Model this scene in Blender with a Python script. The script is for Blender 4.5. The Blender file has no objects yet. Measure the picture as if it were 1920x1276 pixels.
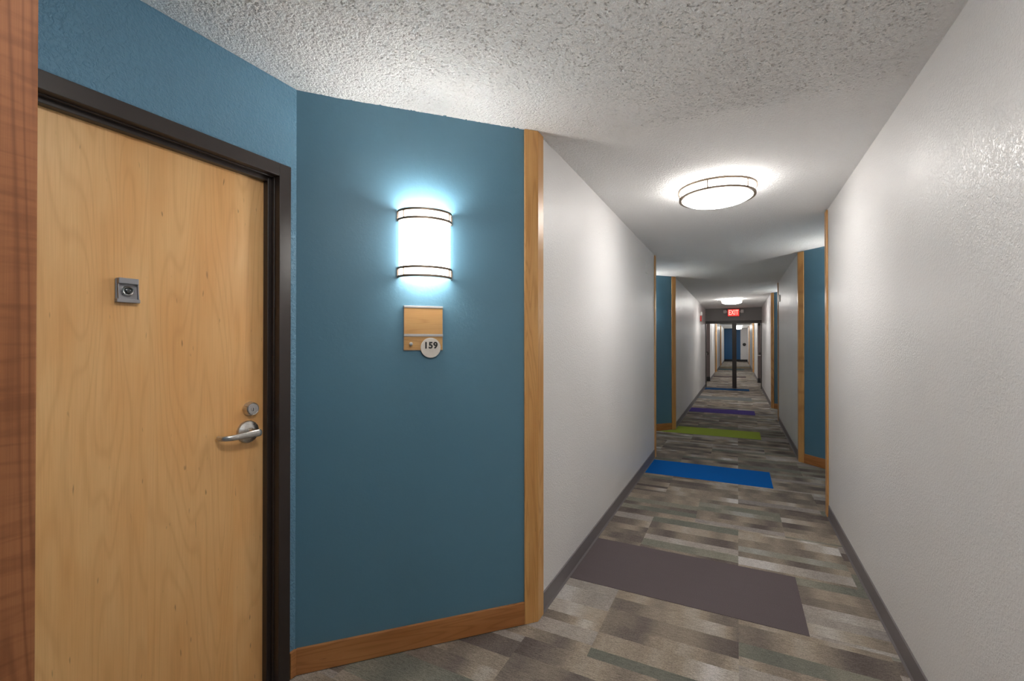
import bpy, bmesh, math, random
from mathutils import Vector, Matrix
PI = math.pi
SC = bpy.context.scene
COL = SC.collection

# ------------------------------------------------------------------ camera, world, exposure
H = 2.44                      # ceiling height
cam_d = bpy.data.cameras.new('camera')
cam_d.sensor_fit = 'HORIZONTAL'; cam_d.sensor_width = 36.0
cam_d.lens = 36.0 * 841.0 / 1920.0
cam_d.clip_start = 0.02; cam_d.clip_end = 100
cam = bpy.data.objects.new('camera', cam_d); COL.objects.link(cam)
cam.location = (0, 0, 1.38)
cam.rotation_euler = (math.radians(90 + 0.30), 0, math.radians(26.7))
SC.camera = cam
w = bpy.data.worlds.new('world'); SC.world = w; w.use_nodes = True
w.node_tree.nodes['Background'].inputs[0].default_value = (0.8, 0.85, 0.9, 1)
w.node_tree.nodes['Background'].inputs[1].default_value = 0.05
SC.view_settings.view_transform = 'Standard'; SC.view_settings.look = 'None'
SC.view_settings.exposure = 1.8; SC.view_settings.gamma = 1.0
SC.view_settings.use_curve_mapping = False
SC.cycles.max_bounces = 16; SC.cycles.diffuse_bounces = 12; SC.cycles.glossy_bounces = 4
CEIL_E = 8.5                 # ceiling lamp glass radiance
SCONCE_E = 4.5                # sconce diffuser radiance

# ------------------------------------------------------------------ node helpers
class NT:
    def __init__(s, name):
        s.m = bpy.data.materials.new(name); s.m.use_nodes = True
        s.t = s.m.node_tree; s.t.nodes.clear()
        s.out = s.t.nodes.new('ShaderNodeOutputMaterial')
        s.b = s.t.nodes.new('ShaderNodeBsdfPrincipled')
        s.t.links.new(s.b.outputs[0], s.out.inputs[0])
    def n(s, ty, **k):
        nd = s.t.nodes.new(ty)
        for a, b in k.items(): setattr(nd, a, b)
        return nd
    def put(s, sock, v):
        if isinstance(v, bpy.types.NodeSocket): s.t.links.new(v, sock)
        elif isinstance(v, (tuple, list)) and len(v) == 3 and sock.type == 'RGBA': sock.default_value = (*v, 1)
        else: sock.default_value = v
    def math(s, op, a, b=0.0, c=0.0, clamp=False):
        nd = s.n('ShaderNodeMath', operation=op, use_clamp=clamp)
        s.put(nd.inputs[0], a); s.put(nd.inputs[1], b); s.put(nd.inputs[2], c)
        return nd.outputs[0]
    def pos(s):
        tc = s.n('ShaderNodeTexCoord'); return tc.outputs['Object']
    def xyz(s, v):
        nd = s.n('ShaderNodeSeparateXYZ'); s.put(nd.inputs[0], v); return nd.outputs
    def vec(s, x, y=0.0, z=0.0):
        nd = s.n('ShaderNodeCombineXYZ')
        for i, q in enumerate((x, y, z)): s.put(nd.inputs[i], q)
        return nd.outputs[0]
    def scale(s, v, k):
        nd = s.n('ShaderNodeVectorMath', operation='MULTIPLY'); s.put(nd.inputs[0], v); nd.inputs[1].default_value = k
        return nd.outputs[0]
    def noise(s, v, sc=1.0, det=2.0, rough=0.5, dist=0.0):
        nd = s.n('ShaderNodeTexNoise'); s.put(nd.inputs['Vector'], v)
        nd.inputs['Scale'].default_value = sc; nd.inputs['Detail'].default_value = det
        nd.inputs['Roughness'].default_value = rough; nd.inputs['Distortion'].default_value = dist
        return nd.outputs['Fac']
    def voro(s, v, sc=1.0, feature='F1', smooth=None):
        nd = s.n('ShaderNodeTexVoronoi', feature=feature); s.put(nd.inputs['Vector'], v); nd.inputs['Scale'].default_value = sc
        return nd
    def rng(s, v, a, b, c, d):
        nd = s.n('ShaderNodeMapRange'); s.put(nd.inputs[0], v)
        for i, q in enumerate((a, b, c, d)): nd.inputs[i + 1].default_value = q
        return nd.outputs[0]
    def ramp(s, f, stops, interp='LINEAR'):
        nd = s.n('ShaderNodeValToRGB'); s.put(nd.inputs[0], f); r = nd.color_ramp; r.interpolation = interp
        while len(r.elements) < len(stops): r.elements.new(0.5)
        for e, (p, c) in zip(r.elements, stops): e.position = p; e.color = (*c, 1)
        return nd.outputs[0]
    def mix(s, f, a, b, mode='MIX'):
        nd = s.n('ShaderNodeMix', data_type='RGBA', blend_type=mode)
        s.put(nd.inputs[0], f); s.put(nd.inputs[6], a); s.put(nd.inputs[7], b); return nd.outputs[2]
    def bump(s, h, strength=0.5, dist=0.01):
        nd = s.n('ShaderNodeBump'); s.put(nd.inputs['Height'], h)
        nd.inputs['Strength'].default_value = strength; nd.inputs['Distance'].default_value = dist
        s.t.links.new(nd.outputs[0], s.b.inputs['Normal']); return nd
    def set(s, col=None, rough=None, metal=None, spec=None):
        if col is not None: s.put(s.b.inputs['Base Color'], col)
        if rough is not None: s.put(s.b.inputs['Roughness'], rough)
        if metal is not None: s.put(s.b.inputs['Metallic'], metal)
        if spec is not None: s.put(s.b.inputs['Specular IOR Level'], spec)
        return s

def m_paint(name, col, rough=0.5, amt=0.35, dist=0.004, sc=95, spec=0.5, patch=0.0):
    t = NT(name); p = t.pos()
    n1 = t.noise(p, sc, 3, 0.55, 0.6)
    h = t.rng(n1, 0.42, 0.62, 0, 1)
    if patch:      # roller texture heavier in some areas
        big = t.rng(t.noise(p, 1.3, 1), 0.38, 0.62, 1 - patch, 1)
        h = t.math('MULTIPLY', h, big)
    c = t.mix(t.rng(t.noise(p, 1.1, 2), 0.3, 0.7, 0, 1), tuple(q * 0.97 for q in col), tuple(min(1, q * 1.03) for q in col))
    t.set(c, rough, spec=spec); t.bump(h, amt, dist)
    return t.m

def m_plain(name, col, rough=0.5, metal=0.0, spec=0.5, brushed=False):
    t = NT(name); p = t.pos()
    if brushed:
        n = t.noise(t.scale(p, (40, 40, 900)), 1, 2)
        t.set(col, t.rng(n, 0.3, 0.7, rough - 0.07, rough + 0.1), metal, spec)
    else:
        n = t.noise(p, 60, 2)
        t.set(t.mix(n, tuple(q * 0.93 for q in col), tuple(min(1, q * 1.07) for q in col)), rough, metal, spec)
    return t.m

def m_emit(name, col, e, base=(0.8, 0.8, 0.8)):
    t = NT(name); t.set(base, 0.4)
    t.put(t.b.inputs['Emission Color'], col); t.b.inputs['Emission Strength'].default_value = e
    return t.m

def m_wood(name, light, mid, dark, axis='Z', k=1.0, rough=0.42, leafw=None, contour=0.5, blotch=0.5, figure=0.0, pits=True, spec=0.45):
    """maple: long fibres along axis, cathedral contour lines, blotches and small dark flecks"""
    t = NT(name); x, y, z = t.xyz(t.pos())
    if axis == 'Z': along, across = z, t.math('ADD', x, y)
    elif axis == 'X': along, across = x, t.math('ADD', z, t.math('MULTIPLY', y, 0.3))
    else: along, across = y, t.math('ADD', z, t.math('MULTIPLY', x, 0.3))
    seed = 0.0; r = None
    if leafw:
        cell = t.math('FLOOR', t.math('DIVIDE', across, leafw))
        wn = t.n('ShaderNodeTexWhiteNoise', noise_dimensions='1D'); t.put(wn.inputs['W'], cell); r = wn.outputs['Value']
        seed = t.math('MULTIPLY', r, 37.0)
    fibre = t.noise(t.vec(t.math('MULTIPLY', across, 300 * k), t.math('MULTIPLY', along, 5.0), seed), 1, 3, 0.6)
    low = t.noise(t.vec(t.math('MULTIPLY', across, 5.5 * k), t.math('MULTIPLY', along, 0.55), seed), 1, 1.5, 0.5, 0.25)
    rings = t.math('SINE', t.math('MULTIPLY', low, 150.0))
    rings = t.math('POWER', t.rng(rings, -1, 1, 0, 1), 5.0)
    blot = t.noise(t.vec(t.math('MULTIPLY', across, 7 * k), t.math('MULTIPLY', along, 1.6), t.math('ADD', seed, 5.0)), 1, 3, 0.55)
    c = t.mix(t.math('MULTIPLY', t.rng(blot, 0.35, 0.7, 0, 1), blotch), light, mid)
    if leafw: c = t.mix(t.math('MULTIPLY', r, 0.55), c, mid)
    c = t.mix(t.math('MULTIPLY', rings, contour * 0.45), c, dark)
    c = t.mix(t.math('MULTIPLY', t.rng(fibre, 0.4, 0.75, 0, 1), 0.24), c, dark)
    if figure:
        fg = t.noise(t.vec(t.math('MULTIPLY', across, 9), t.math('MULTIPLY', along, 60), 3.0), 1, 2, 0.5, 0.8)
        c = t.mix(t.math('MULTIPLY', t.rng(fg, 0.45, 0.7, 0, 1), figure), c, dark)
    if pits:
        fl = t.noise(t.vec(t.math('MULTIPLY', across, 95 * k), t.math('MULTIPLY', along, 14), t.math('ADD', seed, 9.0)), 1, 1, 0.5, 0.3)
        c = t.mix(t.math('MULTIPLY', t.rng(fl, 0.745, 0.82, 0, 1), 0.6), c, tuple(q * 0.3 for q in dark))
    t.set(c, rough, spec=spec); t.bump(fibre, 0.06, 0.001)
    return t.m

def m_carpet():
    t = NT('carpet_tile'); x, y, z = t.xyz(t.pos()); T = 0.598
    row = t.math('FLOOR', t.math('DIVIDE', t.math('SUBTRACT', y, 2.518), T))
    fs = t.math('SUBTRACT', t.math('SUBTRACT', y, 2.518), t.math('MULTIPLY', row, T))
    off = t.math('MULTIPLY', t.math('FLOORED_MODULO', row, 2.0), T / 2)
    xx = t.math('ADD', t.math('SUBTRACT', x, 0.30), off)
    colm = t.math('FLOOR', t.math('DIVIDE', xx, T))
    wn = t.n('ShaderNodeTexWhiteNoise', noise_dimensions='2D'); t.put(wn.inputs['Vector'], t.vec(row, colm, 0)); rv = wn.outputs['Value']
    v1 = t.n('ShaderNodeTexVoronoi', voronoi_dimensions='1D'); v1.inputs['Scale'].default_value = 1.0; t.put(v1.inputs['W'], t.math('ADD', t.math('MULTIPLY', fs, 9.5), t.math('MULTIPLY', rv, 137.0)))
    r = t.n('ShaderNodeSeparateColor'); t.put(r.inputs[0], v1.outputs['Color']); R, G, B = r.outputs
    n = t.noise(t.vec(t.math('ADD', t.math('MULTIPLY', x, 4.2), t.math('MULTIPLY', R, 47.0)), t.math('MULTIPLY', G, 91.0), t.math('MULTIPLY', rv, 13.0)), 1, 1.5, 0.5)
    v = t.math('ADD', t.rng(n, 0.3, 0.7, 0.08, 0.80), t.math('MULTIPLY', t.math('SUBTRACT', G, 0.5), 0.42))
    v = t.math('ADD', v, t.math('MULTIPLY', t.math('SUBTRACT', t.noise(t.vec(x, y, 0), 0.55, 1), 0.5), 0.35))
    c = t.ramp(v, [(0.0, (0.108, 0.089, 0.081)), (0.22, (0.150, 0.125, 0.110)), (0.42, (0.215, 0.180, 0.147)), (0.60, (0.295, 0.246, 0.193)), (0.76, (0.36, 0.318, 0.272)), (0.95, (0.50, 0.472, 0.45))])
    c = t.mix(t.math('MULTIPLY', t.math('GREATER_THAN', B, 0.86), 0.6), c, (0.168, 0.182, 0.150))
    c = t.mix(t.math('MULTIPLY', t.math('LESS_THAN', B, 0.13), 0.5), c, (0.37, 0.345, 0.325))
    # looped pile: broken ribs running across the corridor
    p1 = t.noise(t.vec(t.math('MULTIPLY', x, 190.0), t.math('MULTIPLY', y, 420.0), R), 1, 2, 0.6)
    p2 = t.noise(t.vec(t.math('MULTIPLY', x, 35.0), t.math('MULTIPLY', y, 330.0), G), 1, 1, 0.5)
    pile = t.math('ADD', t.math('MULTIPLY', p1, 0.65), t.math('MULTIPLY', p2, 0.35))
    c = t.mix(1.0, c, t.ramp(pile, [(0.35, (0.58, 0.58, 0.58)), (0.5, (1.0, 1.0, 1.0)), (0.65, (1.42, 1.42, 1.42))]), 'MULTIPLY')
    t.set(c, 0.95, spec=0.1); t.bump(pile, 0.5, 0.004)
    return t.m

def m_runner(name, col):
    t = NT(name); x, y, z = t.xyz(t.pos())
    p = t.noise(t.vec(t.math('MULTIPLY', x, 260.0), t.math('MULTIPLY', y, 420.0), 0), 1, 2, 0.6)
    q = t.noise(t.vec(t.math('MULTIPLY', x, 3.0), t.math('MULTIPLY', y, 30.0), 0), 1, 2, 0.6)
    c = t.mix(t.rng(p, 0.3, 0.7, 0, 1), tuple(k * 0.8 for k in col), tuple(k * 1.18 for k in col))
    c = t.mix(t.math('MULTIPLY', q, 0.25), c, tuple(k * 0.75 for k in col))
    t.set(c, 0.95, spec=0.08); t.bump(p, 0.4, 0.003)
    return t.m

def m_ceiling():
    t = NT('popcorn_ceiling'); p = t.pos()
    a = t.voro(p, 130); a2 = t.noise(p, 85, 3, 0.6, 0.5)
    h = t.math('ADD', t.math('MULTIPLY', t.rng(a.outputs['Distance'], 0.0, 0.7, 1, 0), 0.5), t.rng(a2, 0.35, 0.65, 0, 1))
    t.set((0.93, 0.925, 0.92), 0.9, spec=0.2); t.bump(h, 0.7, 0.006)
    return t.m

GREY = (0.73, 0.718, 0.71)
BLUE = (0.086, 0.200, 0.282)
M = dict(
    grey=m_paint('light_grey_paint', GREY, 0.36, 0.40, 0.003, 110, 0.5, 0.6),
    blue=m_paint('blue_paint_lit_tone', (0.125, 0.265, 0.378), 0.45, 0.55, 0.005, 85, 0.5),  # same blue paint, colour lifted to carry the stronger light by the door
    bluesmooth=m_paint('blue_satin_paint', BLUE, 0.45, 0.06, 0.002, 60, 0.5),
    navy=m_paint('deep_blue_paint', (0.010, 0.085, 0.21), 0.5, 0.1, 0.002, 60),
    header=m_paint('header_grey_paint', (0.30, 0.29, 0.285), 0.6, 0.2, 0.003, 110),
    ceiling=m_ceiling(), carpet=m_carpet(),
    vinyl=m_plain('dark_grey_vinyl', (0.165, 0.147, 0.152), 0.5),
    black=m_plain('black_vinyl', (0.012, 0.012, 0.013), 0.5),
    door=m_wood('maple_veneer', (0.86, 0.53, 0.235), (0.78, 0.40, 0.14), (0.52, 0.225, 0.065), leafw=0.277, rough=0.36, contour=0.42, blotch=0.9),
    trim=m_wood('maple_trim', (0.66, 0.37, 0.135), (0.57, 0.28, 0.085), (0.33, 0.135, 0.032), k=1.6, rough=0.33, contour=0.8, blotch=1.0),
    trimX=m_wood('maple_baseboard', (0.48, 0.215, 0.075), (0.38, 0.15, 0.045), (0.20, 0.065, 0.015), axis='X', k=1.6, rough=0.4, contour=0.7, blotch=1.0),
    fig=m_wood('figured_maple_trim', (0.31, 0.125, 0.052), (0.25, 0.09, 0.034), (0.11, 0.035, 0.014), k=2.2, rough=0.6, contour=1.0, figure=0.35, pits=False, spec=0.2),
    plaque=m_wood('plaque_wood', (0.56, 0.33, 0.13), (0.48, 0.24, 0.08), (0.28, 0.12, 0.03), axis='X', k=2.2, rough=0.4, contour=0.6),
    bronze=m_plain('dark_bronze_paint', (0.030, 0.021, 0.018), 0.36),
    leaf=m_plain('brown_grey_paint', (0.13, 0.100, 0.095), 0.5),
    nickel=m_plain('satin_nickel', (0.62, 0.60, 0.58), 0.3, 1.0, brushed=True),
    ring=m_plain('brushed_bronze_nickel', (0.22, 0.17, 0.13), 0.42, 0.8, brushed=True),
    pewter=m_plain('grey_painted_metal', (0.34, 0.33, 0.345), 0.38, 0.3),
    alu=m_plain('aluminium_strip', (0.50, 0.48, 0.47), 0.4, 0.6),
    disc=m_plain('off_white_plastic', (0.62, 0.575, 0.52), 0.5),
    ink=m_plain('black_lettering', (0.012, 0.011, 0.011), 0.5),
    white=m_plain('white_plastic', (0.72, 0.71, 0.69), 0.4),
    red=m_plain('red_plastic', (0.42, 0.02, 0.018), 0.4),
    lens=m_plain('dark_glass_lens', (0.02, 0.02, 0.02), 0.08, 0.0, 0.9),
    lamp=m_emit('lit_ceiling_glass', (1.0, 0.975, 0.94), CEIL_E),
    bulb=m_emit('lit_lamp_bulb', (1.0, 0.96, 0.9), 45.0),
    sconce=m_emit('lit_sconce_diffuser', (1.0, 0.965, 0.91), SCONCE_E),
    exitbg=m_emit('lit_exit_red', (1.0, 0.06, 0.05), 0.26, (0.5, 0.03, 0.03)),
    exitfg=m_emit('lit_exit_letters', (1.0, 0.42, 0.33), 0.36),
    r_grey=m_runner('charcoal_carpet', (0.122, 0.100, 0.104)),
    r_blue=m_runner('bright_blue_carpet', (0.002, 0.115, 0.42)),
    r_green=m_runner('lime_green_carpet', (0.30, 0.38, 0.05)),
    r_purple=m_runner('purple_carpet', (0.065, 0.042, 0.20)),
    r_slate=m_runner('slate_carpet', (0.17, 0.18, 0.18)),
    r_dblue=m_runner('dark_blue_carpet', (0.006, 0.065, 0.19)),
    r_plum=m_runner('dark_plum_carpet', (0.075, 0.05, 0.055)),
    r_teal=m_runner('teal_carpet', (0.06, 0.15, 0.18)),
    r_gold=m_runner('gold_carpet', (0.33, 0.24, 0.08)),
)

# ------------------------------------------------------------------ mesh helpers
class MB:
    def __init__(s): s.bm = bmesh.new()
    def box(s, a, b, mat=None):
        vs = []
        for z in (a[2], b[2]):
            for x, y in ((a[0], a[1]), (b[0], a[1]), (b[0], b[1]), (a[0], b[1])):
                v = Vector((x, y, z)); vs.append(s.bm.verts.new(mat @ v if mat else v))
        for f in ((0, 3, 2, 1), (4, 5, 6, 7), (0, 1, 5, 4), (1, 2, 6, 5), (2, 3, 7, 6), (3, 0, 4, 7)):
            s.bm.faces.new([vs[i] for i in f])
        return s
    def prism(s, poly, z0, z1):
        a = sum(poly[i][0] * poly[(i + 1) % len(poly)][1] - poly[(i + 1) % len(poly)][0] * poly[i][1] for i in range(len(poly)))
        if a < 0: poly = poly[::-1]
        lo = [s.bm.verts.new((x, y, z0)) for x, y in poly]; hi = [s.bm.verts.new((x, y, z1)) for x, y in poly]
        n = len(poly)
        s.bm.faces.new(lo[::-1]); s.bm.faces.new(hi)
        for i in range(n): s.bm.faces.new((lo[i], lo[(i + 1) % n], hi[(i + 1) % n], hi[i]))
        return s
    def lathe(s, prof, mat=None, n=48, sx=1.0, sy=1.0):
        rings = []
        for r, z in prof:
            if r < 1e-6: rings.append([s.bm.verts.new((mat @ Vector((0, 0, z))) if mat else (0, 0, z))])
            else:
                rg = []
                for i in range(n):
                    a = 2 * PI * i / n; v = Vector((r * math.cos(a) * sx, r * math.sin(a) * sy, z))
                    rg.append(s.bm.verts.new(mat @ v if mat else v))
                rings.append(rg)
        for a, b in zip(rings, rings[1:]):
            for i in range(n):
                j = (i + 1) % n
                if len(a) == 1 and len(b) == 1: continue
                if len(a) == 1: s.bm.faces.new((a[0], b[j], b[i]))
                elif len(b) == 1: s.bm.faces.new((a[i], a[j], b[0]))
                else: s.bm.faces.new((a[i], a[j], b[j], b[i]))
        return s
    def sweep(s, pts, secs):
        """rings: list of lists of Vectors, joined and capped"""
        rg = [[s.bm.verts.new(v) for v in r] for r in secs]
        n = len(rg[0])
        for a, b in zip(rg, rg[1:]):
            for i in range(n): s.bm.faces.new((a[i], a[(i + 1) % n], b[(i + 1) % n], b[i]))
        s.bm.faces.new(rg[0][::-1]); s.bm.faces.new(rg[-1])
        return s
    def band(s, r0, r1, z0, z1, a0=0.0, a1=2 * PI, n=64, ex=1.0, ey=1.0):
        """rectangular section swept round an arc (elliptical by ex, ey)"""
        closed = abs(a1 - a0 - 2 * PI) < 1e-6
        cnt = n if closed else n + 1; R = []
        for i in range(cnt):
            a = a0 + (a1 - a0) * i / n; c, q = math.cos(a), math.sin(a)
            R.append([s.bm.verts.new((r * c * ex, r * q * ey, z)) for r, z in ((r0, z0), (r1, z0), (r1, z1), (r0, z1))])
        for i in range(n):
            a, b = R[i], R[(i + 1) % cnt]
            for k in range(4): s.bm.faces.new((a[k], a[(k + 1) % 4], b[(k + 1) % 4], b[k]))
        if not closed: s.bm.faces.new(R[0][::-1]); s.bm.faces.new(R[-1])
        return s
    def build(s, name, mat, parent=None, bevel=0.0, smooth=False, matrix=None):
        bmesh.ops.recalc_face_normals(s.bm, faces=s.bm.faces)
        me = bpy.data.meshes.new(name); s.bm.to_mesh(me); s.bm.free()
        me.materials.append(mat)
        if smooth:
            for p in me.polygons: p.use_smooth = True
            try: me.set_sharp_from_angle(angle=math.radians(35))
            except Exception: pass
        o = bpy.data.objects.new(name, me); COL.objects.link(o)
        if matrix is not None: o.matrix_local = matrix
        if parent: o.parent = parent
        if bevel:
            b = o.modifiers.new('bevel', 'BEVEL'); b.width = bevel; b.segments = 2; b.limit_method = 'ANGLE'; b.angle_limit = math.radians(40)
        return o

def struct(o, label=None, cat=None):
    o['kind'] = 'structure'
    if label: o['label'] = label
    if cat: o['category'] = cat
    return o
def tag(o, label, cat, group=None):
    o['label'] = label; o['category'] = cat
    if group: o['group'] = group
    return o
def empty(name, loc=(0, 0, 0), rz=0.0):
    o = bpy.data.objects.new(name, None); COL.objects.link(o)
    o.location = loc; o.rotation_euler = (0, 0, rz); o.empty_display_size = 0.1
    return o
def copy_tree(o, parent=None):
    c = o.copy(); COL.objects.link(c)
    if parent: c.parent = parent
    for ch in list(o.children): copy_tree(ch, c)
    return c
def text_mesh(name, txt, size, mat, parent, matrix, extrude=0.0008, bold=0.0, spacing=1.0):
    cu = bpy.data.curves.new(name, 'FONT'); cu.body = txt; cu.size = size; cu.align_x = 'CENTER'; cu.align_y = 'CENTER'
    cu.extrude = extrude; cu.offset = bold; cu.space_character = spacing
    t = bpy.data.objects.new(name + '_tmp', cu); COL.objects.link(t)
    bpy.context.view_layer.update()
    me = bpy.data.meshes.new_from_object(t.evaluated_get(bpy.context.evaluated_depsgraph_get()))
    COL.objects.unlink(t); bpy.data.objects.remove(t); bpy.data.curves.remove(cu)
    me.name = name; me.materials.clear(); me.materials.append(mat)
    o = bpy.data.objects.new(name, me); COL.objects.link(o); o.parent = parent; o.matrix_local = matrix
    return o

# ------------------------------------------------------------------ floor and ceiling
struct(MB().box((-2.4, -6.2, -0.1), (2.2, 37.6, 0.0)).build('floor', M['carpet']), 'mottled taupe and grey carpet tile floor', 'floor')
import numpy as np
def popcorn_ceiling():
    """ceiling slab with really pitted popcorn plaster over the near bay"""
    rs = np.random.RandomState(7)
    x0, x1, y0, y1, st = -1.64, 0.635, -0.15, 2.35, 0.0026
    nx = int((x1 - x0) / st); ny = int((y1 - y0) / st)
    def vn(cell):                                   # smooth value noise
        gx, gy = int((x1 - x0) / cell) + 3, int((y1 - y0) / cell) + 3
        g = rs.rand(gy, gx); u = np.arange(nx) * st / cell; v = np.arange(ny) * st / cell
        iu = u.astype(int); iv = v.astype(int); fu = u - iu; fv = v - iv
        fu = fu * fu * (3 - 2 * fu); fv = (fv * fv * (3 - 2 * fv))[:, None]
        a = g[iv][:, iu] * (1 - fu) + g[iv][:, iu + 1] * fu; c = g[iv + 1][:, iu] * (1 - fu) + g[iv + 1][:, iu + 1] * fu
        return a * (1 - fv) + c * fv
    h = -0.0030 - 0.0022 * vn(0.010) - 0.0014 * vn(0.0052)
    for k in range(14000):                          # pits and short fissures
        cx, cy = rs.randint(4, nx - 5), rs.randint(4, ny - 5); ln = rs.randint(0, 3); an = rs.rand() * PI; dp = rs.uniform(0.003, 0.009)
        for q in range(ln + 1):
            ix, iy = int(cx + q * math.cos(an)), int(cy + q * math.sin(an))
            for ax, ay, kk in ((0, 0, 1.0), (1, 0, 0.9), (0, 1, 0.9), (1, 1, 0.75)):
                if 0 < ix + ax < nx and 0 < iy + ay < ny: h[iy + ay, ix + ax] = max(h[iy + ay, ix + ax], -0.003 + dp * kk)
    ex = np.minimum(np.arange(nx), nx - 1 - np.arange(nx)); ey = np.minimum(np.arange(ny), ny - 1 - np.arange(ny))
    f = np.clip(np.minimum(ey[:, None], ex[None, :]) / 40.0, 0, 1)
    h = h * f - 0.0004 * (1 - f)
    X, Y = np.meshgrid(x0 + np.arange(nx) * st, y0 + np.arange(ny) * st)
    co = np.stack([X, Y, H + h], -1).reshape(-1, 3)
    i = np.arange(nx * ny).reshape(ny, nx)
    q = np.stack([i[:-1, :-1], i[1:, :-1], i[1:, 1:], i[:-1, 1:]], -1).reshape(-1, 4)
    zt = H + 0.1; xs = [-2.4, x0, x1 - st, 2.2]; ys = [-6.2, y0, y1 - st, 37.6]
    n0 = len(co); slab = []; sq = []
    for yy in ys:
        for xx in xs: slab.append((xx, yy, H))
    for r in range(3):
        for c in range(3):
            if (r, c) == (1, 1): continue
            a = n0 + r * 4 + c; sq.append((a, a + 4, a + 5, a + 1))
    t0 = n0 + 16
    for xx, yy in ((-2.4, -6.2), (2.2, -6.2), (2.2, 37.6), (-2.4, 37.6)): slab.append((xx, yy, zt))
    sq.append((t0, t0 + 1, t0 + 2, t0 + 3))
    cr = [n0, n0 + 3, n0 + 15, n0 + 12]
    for k in range(4): sq.append((cr[k], cr[(k + 1) % 4], t0 + (k + 1) % 4, t0 + k))
    co = np.vstack([co, np.array(slab)]); q = np.vstack([q, np.array(sq)]).astype(np.int32)
    me = bpy.data.meshes.new('ceiling'); me.vertices.add(len(co)); me.vertices.foreach_set('co', co.astype(np.float32).ravel())
    me.loops.add(q.size); me.loops.foreach_set('vertex_index', q.ravel())
    me.polygons.add(len(q)); me.polygons.foreach_set('loop_start', np.arange(0, q.size, 4, dtype=np.int32))
    me.update(calc_edges=True); me.validate(); me.materials.append(M['ceiling'])
    o = bpy.data.objects.new('ceiling', me); COL.objects.link(o); return o
struct(popcorn_ceiling(), 'white popcorn textured ceiling', 'ceiling')

# ------------------------------------------------------------------ walls, built along the plan of each side
LX, RX = -0.897, 0.642
def unit(a, b):
    d = Vector((b[0] - a[0], b[1] - a[1])); return d.normalized()
def offset_line(pts, t, side):
    """mitred offset of an open polyline; side=+1 to the left of travel"""
    out = []
    for i, p in enumerate(pts):
        P = Vector(p)
        d0 = unit(pts[i - 1], p) if i > 0 else unit(p, pts[i + 1])
        d1 = unit(p, pts[i + 1]) if i < len(pts) - 1 else d0
        n0 = Vector((-d0.y, d0.x)) * side; n1 = Vector((-d1.y, d1.x)) * side
        m = (n0 + n1).normalized(); out.append(P + m * (t / max(0.3, m.dot(n0))))
    return out
left_pts = [(LX, -6.0), (LX, 0.252), (-1.65, 0.17), (-1.65, 1.27), (LX, 2.053), (LX, 5.66), (-1.65, 5.58), (-1.65, 6.75), (LX, 7.58), (LX, 15.25)]
right_pts = [(RX, -6.0), (RX, -0.83), (1.395, -0.91), (1.395, 0.155), (RX, 0.985), (RX, 4.36), (1.395, 4.275), (1.395, 5.34), (RX, 6.17), (RX, 9.18), (1.395, 9.10), (1.395, 10.12), (RX, 10.95), (RX, 15.25)]
far_left = [(LX, 17.6), (LX, 21.7), (-1.65, 21.62), (-1.65, 22.67), (LX, 23.5), (LX, 28.4), (-1.65, 28.32), (-1.65, 29.37), (LX, 30.2), (LX, 37.0)]
far_right = [(RX, 17.6), (RX, 22.2), (1.395, 22.12), (1.395, 23.17), (RX, 24.0), (RX, 30.4), (1.395, 30.32), (1.395, 31.37), (RX, 32.2), (RX, 37.0)]
def is_corr(a, b): return abs(a[0] - b[0]) < 1e-6 and (abs(a[0] - LX) < 1e-6 or abs(a[0] - RX) < 1e-6)
def is_slant(a, b): return abs(a[1] - b[1]) > 0.5 and abs(a[0] - b[0]) > 0.3
def walls(pts, side, sname):
    off = offset_line(pts, 0.12, side)
    for i in range(len(pts) - 1):
        a, b = pts[i], pts[i + 1]
        if sname == 'left' and a == (-1.65, 0.17):        # wall around the near door
            m = MB()
            m.prism([a, b, tuple(off[i + 1]), tuple(off[i])], 2.085, H)
            m.prism([(-1.65, 1.222), b, tuple(off[i + 1]), (-1.77, 1.222)], 0, 2.085)
            m.prism([a, (-1.65, 0.19), (-1.77, 0.19), tuple(off[i])], 0, 2.085)
            struct(m.build('wall_left', M['blue']), 'textured blue wall with light painted in, above and beside the maple door', 'wall'); continue
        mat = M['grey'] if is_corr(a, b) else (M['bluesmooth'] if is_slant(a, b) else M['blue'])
        o = MB().prism([a, b, tuple(off[i + 1]), tuple(off[i])], 0, H).build('wall_' + sname, mat)
        struct(o)
walls(left_pts, 1, 'left'); walls(right_pts, -1, 'right'); walls(far_left, 1, 'left'); walls(far_right, -1, 'right')
# wider lobby between the framed opening and the far corridor
for sgn, xe, xo in ((-1, LX, -1.95), (1, RX, 1.70)):
    nm = 'wall_left' if sgn < 0 else 'wall_right'
    struct(MB().prism([(xe, 15.25), (xo, 15.25), (xo, 15.40), (xe, 15.40)], 0, H).build(nm, M['grey']))
    struct(MB().prism([(xo, 15.25), (xo + sgn * .12, 15.25), (xo + sgn * .12, 17.72), (xo, 17.72)], 0, H).build(nm, M['grey']))
    struct(MB().prism([(xe, 17.6), (xo, 17.6), (xo, 17.72), (xe + sgn * .12, 17.72)], 0, H).build(nm, M['grey']))
# end walls
struct(MB().box((LX, 37.0, 0), (0.19, 37.12, H)).build('wall_end', M['navy']), 'deep blue wall at the far end of the corridor', 'wall')
struct(MB().box((0.19, 37.0, 0), (RX, 37.12, H)).build('wall_end', M['grey']), 'grey wall beside the deep blue one at the far end', 'wall')
struct(MB().box((LX - .1, -6.12, 0), (RX + .1, -6.0, H)).build('wall_back', M['grey']))

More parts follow.
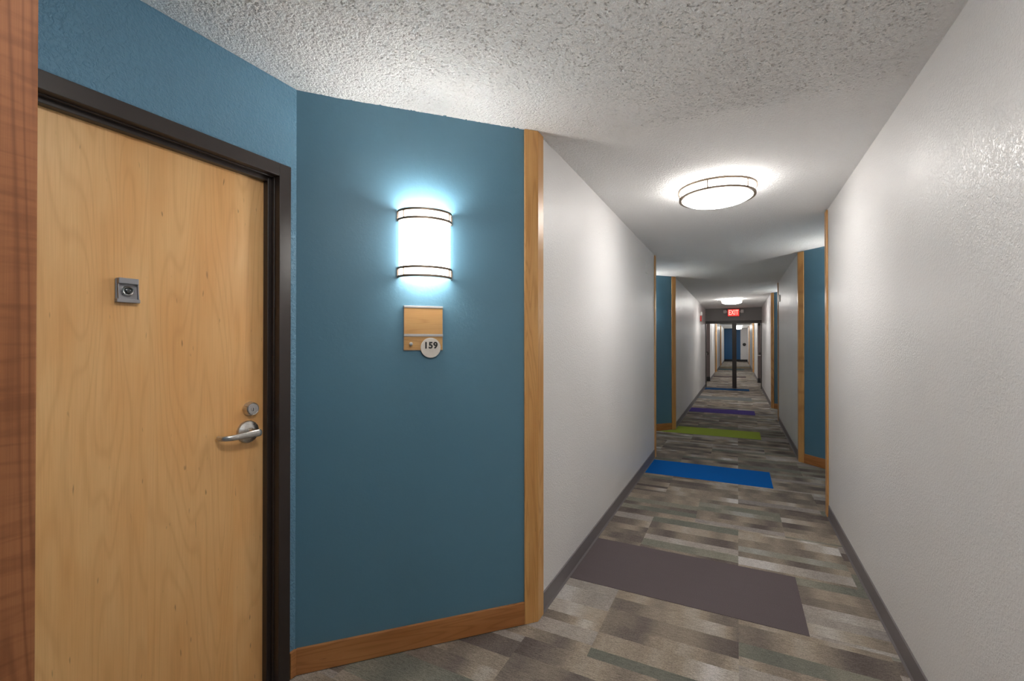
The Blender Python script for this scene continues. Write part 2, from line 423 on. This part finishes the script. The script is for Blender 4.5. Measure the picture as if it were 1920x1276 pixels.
# ------------------------------------------------------------------ wooden corner trims and baseboards
trim_n = [0]
def post(pts, i, side, mat, wd=0.066, t=0.012):
    """L shaped corner board over the corner pts[i]"""
    K = Vector(pts[i]); d0 = unit(pts[i], pts[i - 1]); d1 = unit(pts[i], pts[i + 1])
    f0 = unit(pts[i - 1], pts[i]); f1 = d1
    n0 = Vector((f0.y, -f0.x)) * side; n1 = Vector((f1.y, -f1.x)) * side
    m = (n0 + n1).normalized(); oc = K + m * (t / m.dot(n0)); e = 0.0006
    poly = [K + n0 * e + n1 * e, K + d0 * wd + n0 * e, K + d0 * wd + n0 * t, oc, K + d1 * wd + n1 * t, K + d1 * wd + n1 * e]
    trim_n[0] += 1
    o = MB().prism([(p.x, p.y) for p in poly], 0.0, H - 0.006).build('trim_%d' % trim_n[0], mat, bevel=0.0028)
    return struct(o)
def skirt(pts, i, side, kind, s0=0.0, s1=0.0):
    a, b = Vector(pts[i]), Vector(pts[i + 1]); d = (b - a).normalized(); n = Vector((d.y, -d.x)) * side
    a = a + d * s0; b = b - d * s1; L = (b - a).length
    nm = 'baseboard_left' if side > 0 else 'baseboard_right'
    ang = math.atan2(d.y, d.x)
    mtx = Matrix.Translation((a.x, a.y, 0)) @ Matrix.Rotation(ang, 4, 'Z')
    sg = -side
    if kind == 'wood':
        m = MB().box((0, 0, 0.003), (L, sg * 0.014, 0.108)); mat = M['trimX']; bev = 0.0012
    else:
        m = MB(); mat = M['vinyl']; bev = 0
        prof = [(0, 0.0), (sg * 0.012, 0.0), (sg * 0.006, 0.012), (sg * 0.005, 0.095), (0, 0.10)]
        m.sweep(None, [[Vector((x, y, z)) for y, z in prof] for x in (0, L)])
    if sg < 0 or True: o = m.build(nm, mat, bevel=bev, matrix=mtx)
    return struct(o)
for pts, side in ((left_pts, 1), (right_pts, -1), (far_left, 1), (far_right, -1)):
    n = len(pts)
    corners = [i for i in range(1, n - 1) if abs(abs(pts[i][0]) - (0.897 if side > 0 else 0.642)) < 1e-3]
    for i in corners:
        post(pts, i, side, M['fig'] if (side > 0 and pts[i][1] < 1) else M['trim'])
    for i in range(n - 1):
        a, b = pts[i], pts[i + 1]
        if is_corr(a, b): skirt(pts, i, side, 'vinyl', 0.067 if i in corners else 0.0, 0.067 if i + 1 in corners else 0.0)
        elif is_slant(a, b): skirt(pts, i, side, 'wood', 0.004, 0.067)
        elif a != (-1.65, 0.17): skirt(pts, i, side, 'wood', 0.067 if i in corners else 0.015, 0.015)
# short piece of board between the door frame and the corner
struct(MB().box((0, 0, .003), (0.030, -0.014, .108)).build('baseboard_left', M['trimX'], bevel=.0012, matrix=Matrix.Translation((-1.65, 1.2385, 0)) @ Matrix.Rotation(PI / 2, 4, 'Z')))
struct(MB().box((LX, 36.985, 0), (RX, 37.0, 0.16)).build('baseboard_end', M['black']))

# ------------------------------------------------------------------ near maple door in its dark frame (door_1)
D = empty('door_1', (-1.65, 0.71, 0)); struct(D, 'maple veneer door in a dark bronze frame set in the blue wall', 'door')
TD = Matrix.Translation((1.65, -0.71, 0))           # world -> local of door_1
def W(m): return m
fr = MB()
s0, s1, zt = 0.178, 1.237, 2.101                     # outer edges of the frame
def fbox(x0, x1, y0, y1, z0, z1): fr.box((x0, y0, z0), (x1, y1, z1), TD)
def head_leg(x0, x1, wi, wo):                        # a U of boxes, from wi to wo inwards of the outer edge
    fbox(x0, x1, s0 + wo, s0 + wi, 0, zt - wo); fbox(x0, x1, s1 - wi, s1 - wo, 0, zt - wo); fbox(x0, x1, s0 + wi, s1 - wi, zt - wi, zt - wo)
head_leg(-1.668, -1.638, 0.052, 0.0)
head_leg(-1.684, -1.668, 0.0555, 0.012)
head_leg(-1.712, -1.684, 0.071, 0.012)
head_leg(-1.765, -1.712, 0.052, 0.012)
fr.build('door_frame', M['bronze'], D, bevel=0.0022)
leaf = MB().box((-1.757, 0.232, 0.012), (-1.7125, 1.183, 2.046), TD).build('door_leaf', M['door'], D, bevel=0.0015)
MB().box((-1.765, 0.26, 0.0), (-1.66, 1.155, 0.010), TD).build('threshold', M['pewter'], D, bevel=0.002)
XF = -1.7125
Rout = Matrix.Rotation(PI / 2, 4, 'Y')               # lathe axis z -> +x (out of the door into the corridor)
# lever set
LH = MB().lathe([(0, 0), (0.044, 0), (0.044, 0.003), (0.041, 0.008), (0.030, 0.0125), (0.022, 0.0155), (0.0, 0.0155)], Rout, 64).build('lever_handle', M['nickel'], D, smooth=True, matrix=TD @ Matrix.Translation((XF, 1.104, 1.033)))
MB().lathe([(0.017, 0.0155), (0.0165, 0.018), (0.0145, 0.020), (0.0145, 0.034), (0.0125, 0.037), (0.0125, 0.052), (0.010, 0.056), (0, 0.056)], Rout, 40).build('spindle', M['nickel'], LH, smooth=True)
def lever():
    m = MB(); secs = []
    path = [(0.058, 0.013, 0.000, 0.0115), (0.059, 0.004, 0.0, 0.0125), (0.058, -0.02, -.001, 0.0118), (0.056, -0.05, -.002, 0.0105), (0.054, -0.08, -.003, 0.0095), (0.050, -0.100, -.003, 0.009),
            (0.044, -0.112, -.003, 0.0085), (0.034, -0.118, -.003, 0.008), (0.022, -0.119, -.003, 0.0075), (0.012, -0.119, -.003, 0.007)]
    P = [Vector((a, b, c)) for a, b, c, _ in path]
    for i, (a, b, c, hh) in enumerate(path):
        tg = (P[min(i + 1, len(P) - 1)] - P[max(i - 1, 0)]).normalized(); up = Vector((0, 0, 1)); sd = tg.cross(up).normalized()
        hh *= 1.12; ww = 0.0068
        secs.append([P[i] + sd * (ww * math.copysign(abs(math.cos(q)) ** 0.7, math.cos(q))) + up * (hh * math.copysign(abs(math.sin(q)) ** 0.7, math.sin(q))) for q in [2 * PI * k / 16 for k in range(16)]])
    c0 = sum(secs[0], Vector()) / 16; secs.insert(0, [c0 + (v - c0) * 0.6 + Vector((0, 0.005, 0)) for v in secs[0]])
    m.sweep(None, secs); return m
lever().build('lever', M['nickel'], LH, smooth=True)
# deadbolt
DB = MB().lathe([(0, 0), (0.028, 0), (0.028, 0.002), (0.0265, 0.014), (0.0235, 0.0225), (0.0225, 0.0235), (0.0205, 0.0215), (0.0, 0.0215)], Rout, 56).build('deadbolt', M['nickel'], D, smooth=True, matrix=TD @ Matrix.Translation((XF, 1.112, 1.122)))
MB().lathe([(0.0195, 0.0216), (0.0195, 0.0228), (0.0110, 0.0228), (0.0110, 0.0218), (0.0090, 0.0218), (0.0085, 0.0235), (0, 0.0235)], Rout, 40).build('lock_cylinder', M['alu'], DB, smooth=True)
MB().box((0.0232, -0.0011, -0.0075), (0.0242, 0.0011, 0.0045)).build('keyway', M['ink'], DB)
# door viewer: a small bracket box with a round lens
VM = TD @ Matrix.Translation((XF, 0.712, 1.543))
DV = MB()
DV.box((0, -0.029, -0.036), (0.006, 0.029, 0.036))
DV.box((0, -0.027, 0.020), (0.021, 0.025, 0.038)); DV.box((0, -0.030, -0.038), (0.019, 0.030, -0.026))
DV = DV.build('door_viewer', M['pewter'], D, bevel=0.002, matrix=VM)
for sy in (-1, 1):
    MB().sweep(None, [[Vector((x + 0.004 * q, sy * (0.0255 + 0.003 * q2), z)) for q, q2 in ((-1, -.4), (1, -.4), (1, .4), (-1, .4))] for x, z in ((0.010, 0.030), (0.016, -0.030))]).build('side_arm', M['pewter'], DV)
MB().lathe([(0, 0.006), (0.0155, 0.006), (0.0155, 0.015), (0.0135, 0.0175), (0.0115, 0.0165), (0.0105, 0.012), (0, 0.012)], Rout, 40).build('lens_ring', M['nickel'], DV, smooth=True, matrix=Matrix.Translation((0, -0.001, -0.001)))
MB().lathe([(0.0103, 0.0121), (0.009, 0.0145), (0.006, 0.0162), (0, 0.0168)], Rout, 32).build('lens', M['lens'], DV, smooth=True, matrix=Matrix.Translation((0, -0.001, -0.001)))

# ------------------------------------------------------------------ wall sconce (prototype in a local frame: x along the wall, -y into the room)
def make_sconce():
    r = empty('wall_sconce')
    RX_, RY_ = 0.124, 0.098
    MB().box((-0.10, -0.014, -0.135), (0.10, -0.0005, 0.135)).build('back_plate', M['white'], r, bevel=0.002)
    MB().band(0.955, 1.0, -0.142, 0.142, PI, 2 * PI, 40, 0.116, 0.090).build('diffuser', M['sconce'], r, smooth=True)
    for bx_ in (-0.045, 0.045):
        MB().lathe([(0, -0.05), (0.013, -0.045), (0.016, -0.02), (0.016, 0.02), (0.013, 0.045), (0, 0.05)], n=16).build('bulb', M['bulb'], r, smooth=True, matrix=Matrix.Translation((bx_, -0.036, 0.085)))
    for z0, z1 in ((0.141, 0.151), (0.103, 0.113), (-0.113, -0.103), (-0.151, -0.141)):
        MB().band(0.955, 1.0, z0, z1, PI, 2 * PI, 40, RX_, RY_).build('rail', M['ring'], r, smooth=True)
    for zs in ((0.103, 0.150), (-0.150, -0.103)):
        for a in (182, 214, 326, 358):
            A = math.radians(a); x, y = RX_ * 0.985 * math.cos(A), RY_ * 0.985 * math.sin(A)
            MB().box((-0.003, -0.0025, zs[0]), (0.003, 0.0025, zs[1]), Matrix.Translation((x, y, 0)) @ Matrix.Rotation(A, 4, 'Z')).build('strut', M['ring'], r)
    return r
def slant_frame(a, b, side, t=0.535):
    A, B = Vector(a), Vector(b); d = (B - A).normalized(); n = Vector((d.y, -d.x)) * side
    p = A + d * t; return p, math.atan2(n.y, n.x) + PI / 2
sc0 = make_sconce()
spots = [(left_pts[3], left_pts[4], 1, 'lit half round wall sconce above the number plaque on the blue wall'),
         (left_pts[7], left_pts[8], 1, 'lit half round sconce in the second blue recess on the left'),
         (right_pts[7], right_pts[8], -1, 'lit half round sconce in the first blue recess on the right'),
         (right_pts[11], right_pts[12], -1, 'lit half round sconce in the second blue recess on the right'),
         (right_pts[3], right_pts[4], -1, 'added unseen half round sconce in the blue recess opposite the maple door'),  # unseen sconce, added to light the near ceiling and door wall
         (far_left[3], far_left[4], 1, 'added unseen sconce in the first left recess past the double doors'),  # added out of view for light past the doorway
         (far_left[7], far_left[8], 1, 'added unseen sconce in the last left recess past the double doors'),  # also unseen, added to light the far corridor walls
         (far_right[7], far_right[8], -1, 'added unseen sconce in the last right recess near the far blue end wall'),  # unseen, put in to brighten the far end
         (far_right[3], far_right[4], -1, 'added unseen sconce in the right recess past the double doors')]  # unseen addition, lights the far corridor
for i, (a, b, side, lab) in enumerate(spots):
    o = sc0 if i == 0 else copy_tree(sc0)
    p, rz = slant_frame(a, b, side)
    o.location = (p.x, p.y, 1.822); o.rotation_euler = (0, 0, rz)
    tag(o, lab, 'wall lamp', 'wall sconces in the blue recesses')

# ------------------------------------------------------------------ ceiling lamps
def make_lamp():
    r = empty('ceiling_light')
    MB().lathe([(0, 0), (0.205, 0), (0.205, -0.016), (0, -0.016)], n=64).build('ceiling_pan', M['white'], r, smooth=True)
    MB().lathe([(0.218, -0.0165), (0.220, -0.075), (0.214, -0.088), (0.190, -0.101), (0.150, -0.113), (0.095, -0.122), (0.045, -0.126), (0, -0.127)], n=72).build('glass_shade', M['lamp'], r, smooth=True)
    MB().band(0.239, 0.246, -0.031, -0.016, n=72).build('ring', M['ring'], r, smooth=True)
    MB().band(0.221, 0.238, -0.084, -0.071, n=72).build('ring', M['ring'], r, smooth=True)
    for k in range(6):
        A = math.radians(20 + 60 * k)
        MB().box((0.2385, -0.004, -0.080), (0.2435, 0.004, -0.018), Matrix.Rotation(A, 4, 'Z')).build('strut', M['ring'], r)
    return r
l0 = make_lamp()
for i, (x, y, lab) in enumerate([(-0.125, 3.33, 'round flush ceiling light nearest the camera, with two metal rings'),
                                 (-0.125, 12.1, 'round flush ceiling light in front of the exit sign'),
                                 (-0.125, 16.5, 'added round flush ceiling light hidden above the double doorway lobby'),  # added behind the header to light the lobby and open leaves
                                 (-0.125, 20.0, 'added unseen ceiling light a little past the double doors'),  # added out of view as fill for the far corridor
                                 (-0.125, 23.5, 'added unseen ceiling light midway down the far corridor'),  # added, hidden by the doorway header, to brighten the far walls
                                 (0.03, 31.0, 'round flush ceiling light seen right of the doorway centre post, near the far end'),
                                 (0.03, 34.6, 'added extra ceiling light closest to the far end wall'),  # extra lamp added to brighten the end wall
                                 (-0.125, -2.9, 'added unseen ceiling light farther behind the viewpoint'),  # unseen lamp added so more light bounces to the near ceiling
                                 (-0.125, 0.55, 'added unseen ceiling light right beside the maple door')]):  # added just out of view to brighten the door and near ceiling
    o = l0 if i == 0 else copy_tree(l0)
    o.location = (x, y, H); tag(o, lab, 'ceiling light', 'flush ceiling lights down the corridor')

# ------------------------------------------------------------------ number plaque
p, rz = slant_frame(left_pts[3], left_pts[4], 1, 0.5275)
S = empty('room_number_sign', (p.x, p.y, 1.345), rz)
tag(S, 'wooden room plaque with silver strips and round 159 disc below the wall sconce', 'sign')
hw = 0.0885
MB().box((-hw, -0.006, 0.0), (hw, -0.0005, 0.203)).build('backing', M['alu'], S, bevel=0.0006)
MB().box((-hw + .0015, -0.0105, 0.0755), (hw - .0015, -0.0062, 0.1925)).build('panel', M['plaque'], S, bevel=0.0006)
MB().box((-hw + .0015, -0.0090, 0.0025), (hw - .0015, -0.0062, 0.0635)).build('lower_panel', M['plaque'], S, bevel=0.0006)
MB().box((-hw, -0.0125, 0.1935), (hw, -0.0062, 0.203)).build('strip', M['alu'], S, bevel=0.0008)
MB().box((-hw, -0.0125, 0.0640), (hw, -0.0062, 0.0748)).build('strip', M['alu'], S, bevel=0.0008)
Rf = Matrix.Rotation(PI / 2, 4, 'X')                  # lathe axis z -> -y
MB().lathe([(0, 0.009), (0.006, 0.009), (0.006, 0.016), (0.0078, 0.017), (0.0078, 0.021), (0.003, 0.022), (0, 0.0212)], Rf, 28).build('knob', M['nickel'], S, smooth=True, matrix=Matrix.Translation((-0.057, 0, 0.030)))
dx = 0.032
DS = MB().lathe([(0, 0.0095), (0.0445, 0.0095), (0.0455, 0.0105), (0.0455, 0.0125), (0.0448, 0.0135), (0, 0.0135)], Rf, 64).build('number_disc', M['disc'], S, smooth=True, matrix=Matrix.Translation((dx, 0, 0.0125)))
text_mesh('digits', '159', 0.040, M['ink'], DS, Matrix.Translation((0, -0.0138, 0.010)) @ Rf, 0.0006, 0.0016, 1.08)
bm = MB()
for cx in (-0.0085, -0.004, 0.0005, 0.005, 0.0095):
    for r_, c_ in ((0, 0), (1, 1)) if cx < 0.005 else ((0, 1), (1, 0)):
        bm.lathe([(0.0007, 0.0135), (0.0006, 0.0141), (0, 0.0143)], Matrix.Translation((cx + c_ * 0.002, 0, -0.013 - r_ * 0.0022)) @ Rf, 8)
bm.build('braille', M['pewter'], DS)

# ------------------------------------------------------------------ coloured carpet runners let into the floor
def runner(name, k, mat, lab, x0=LX + 0.004, x1=0.300, poly=None):
    y0 = 2.518 + 2.392 * k; y1 = y0 + 0.597
    o = MB().prism(poly or [(x0, y0), (x1, y0), (x1, y1), (x0, y1)], 0.0, 0.0022).build(name, mat)
    return tag(o, lab, 'carpet', 'plain coloured carpet strips across the corridor')
gy0 = 2.518 + 2.392 * 2; gy1 = gy0 + 0.597
LE = LX + 0.013
runner('carpet_runner', 0, M['r_grey'], 'charcoal grey carpet strip, the nearest one, between white walls', LE)
runner('carpet_runner', 1, M['r_blue'], 'bright blue carpet strip across the floor beside the left corner post', LE)
runner('carpet_runner', 2, M['r_green'], 'lime green carpet strip in front of the second left blue recess', poly=[(0.30, gy0), (0.30, gy1), (LE, gy1), (LE, 7.54), (-1.11, gy0)])
runner('carpet_runner', 3, M['r_purple'], 'purple carpet strip between the lime green and slate ones', LE)
runner('carpet_runner', 4, M['r_slate'], 'slate grey carpet strip just beyond the purple one', LE)
runner('carpet_runner', 5, M['r_dblue'], 'dark blue carpet strip right before the double doorway', LE)
runner('carpet_runner', 7.3, M['r_plum'], 'dark plum carpet strip, first one past the doorway', LE)
runner('carpet_runner', 9.6, M['r_teal'], 'thin teal carpet strip farther past the doorway', LE)
runner('carpet_runner', 10.6, M['r_gold'], 'gold carpet strip behind the thin teal one', LE, 0.60)

# ------------------------------------------------------------------ double doorway (door_2): header wall, dark frame, centre post
struct(MB().box((LX, 15.25, 2.055), (RX, 15.40, H)).build('wall_header', M['header']), 'dark grey wall strip over the double doorway', 'wall')
D2 = empty('door_2', (-0.1275, 15.25, 0)); struct(D2, 'dark framed double doorway with a centre post below the exit sign', 'door')
T2 = Matrix.Translation((0.1275, -15.25, 0))
MB().box((LX, 15.235, 1.975), (RX, 15.415, 2.055), T2).box((LX, 15.235, 0), (LX + .022, 15.415, 1.975), T2).box((RX - .022, 15.235, 0), (RX, 15.415, 1.975), T2).build('door_frame', M['bronze'], D2, bevel=0.002)
MB().box((-0.148, 15.235, 0), (-0.030, 15.40, 1.975), T2).build('centre_post', M['bronze'], D2, bevel=0.003)

def far_leaf(n, xe, sgn, lab):
    """a leaf standing open against the lobby end wall, free edge at xe"""
    d = empty('door_%d' % n, (xe, 17.55, 0)); struct(d, lab, 'door')
    def bx(name, a, b, mat, par=d, bev=0.002):
        x0, x1 = sorted((sgn * a[0], sgn * b[0]))
        return MB().box((x0, a[1], a[2]), (x1, b[1], b[2])).build(name, mat, par, bevel=bev)
    bx('door_leaf', (0, 0.0, 0.17), (0.90, 0.045, 2.10), M['leaf'])
    bx('kick_plate', (-0.004, -0.006, 0.012), (0.90, 0.047, 0.168), M['black'])
    h = MB().lathe([(0, 0), (0.075, 0), (0.072, 0.012), (0.04, 0.02), (0, 0.02)], Rf, 40).build('lever_handle', M['bronze'], d, smooth=True, matrix=Matrix.Translation((sgn * 0.11, 0, 1.00)))
    MB().lathe([(0.02, 0.019), (0.018, 0.06), (0, 0.062)], Rf, 20).build('spindle', M['nickel'], h, smooth=True)
    x0, x1 = sorted((sgn * -0.02, sgn * 0.12)) if sgn < 0 else sorted((-0.12, 0.02))
    MB().box((x0, -0.075, -0.062), (x1, -0.055, -0.034)).build('lever', M['nickel'], h, bevel=0.004)
    return d
far_leaf(3, -0.885, -1, 'brown grey door standing open left of the far corridor')
d4 = far_leaf(4, 0.615, 1, 'brown grey door standing open right of the far corridor')
MB().box((0.0, -0.07, 1.98), (0.26, -0.001, 2.05)).build('door_closer', M['black'], d4, bevel=0.006)
MB().box((-0.02, -0.13, 2.052), (0.04, -0.045, 2.068)).build('closer_arm', M['nickel'], d4)

# ------------------------------------------------------------------ EXIT sign with two emergency lamp heads
E = empty('exit_sign', (-0.110, 15.235, 2.295)); tag(E, 'lit red EXIT sign with two white lamp heads above the doorway', 'sign')
MB().box((-0.165, -0.055, -0.115), (0.165, 0.014, 0.115)).build('housing', M['red'], E, bevel=0.006)
MB().box((-0.152, -0.0575, -0.102), (0.152, -0.0552, 0.102)).build('face_panel', M['exitbg'], E)
text_mesh('exit_letters', 'EXIT', 0.205, M['exitfg'], E, Matrix.Translation((0, -0.0595, 0.0)) @ Matrix.Rotation(PI / 2, 4, 'X') @ Matrix.Diagonal((0.60, 1.0, 1, 1)), 0.0015, 0.004, 1.08)
for sg in (-1, 1):
    hd = MB().box((sg * 0.235 - 0.045, -0.09, -0.015), (sg * 0.235 + 0.045, -0.005, 0.085)).build('lamp_head', M['white'], E, bevel=0.014)
    MB().box((min(sg * .16, sg * .195), -0.04, 0.02), (max(sg * .16, sg * .195), -0.015, 0.045)).build('bracket', M['white'], hd)

# ------------------------------------------------------------------ small wall fittings
A_ = empty('fire_alarm', (LX + .001, 13.06, 2.05)); tag(A_, 'red fire alarm horn with white strobe high on the left wall', 'fire alarm')
MB().box((0, -0.075, -0.09), (0.035, 0.075, 0.055)).build('horn', M['red'], A_, bevel=0.006)
MB().box((0, -0.055, 0.06), (0.05, 0.055, 0.16)).build('strobe', M['white'], A_, bevel=0.012)
o = MB().box((0, -0.036, -0.058), (0.007, 0.036, 0.058)).build('wall_outlet', M['white'], bevel=0.002, matrix=Matrix.Translation((LX + .0005, 13.06, 0.43)))
tag(o, 'white outlet cover low on the left wall below the fire alarm', 'outlet')
for dz in (-0.022, 0.022): MB().box((0.0071, -0.014, dz - 0.014), (0.0085, 0.014, dz + 0.014)).build('socket', M['disc'], o, bevel=0.001)
tag(MB().box((0, -0.07, -0.07), (0.006, 0.07, 0.07)).build('cover_plate', M['grey'], bevel=0.002, matrix=Matrix.Translation((LX + .0005, 5.07, 2.218))), 'blank wall coloured cover plate high on the left wall near the corner post', 'cover plate')
tag(MB().box((-0.016, -0.035, -0.06), (0, 0.035, 0.06)).build('wall_box', M['white'], bevel=0.005, matrix=Matrix.Translation((RX - .0005, 8.78, 2.13))), 'small white box high on the right wall beside the second right post', 'wall box')
hn = MB().lathe([(0, 0), (0.115, 0), (0.11, 0.05), (0.08, 0.08), (0, 0.085)], Rf, 32).build('wall_fitting', M['lens'], smooth=True, matrix=Matrix.Translation((0.44, 36.999, 1.26)))
tag(hn, 'dark round fitting on the grey end wall of the far corridor', 'wall fitting')
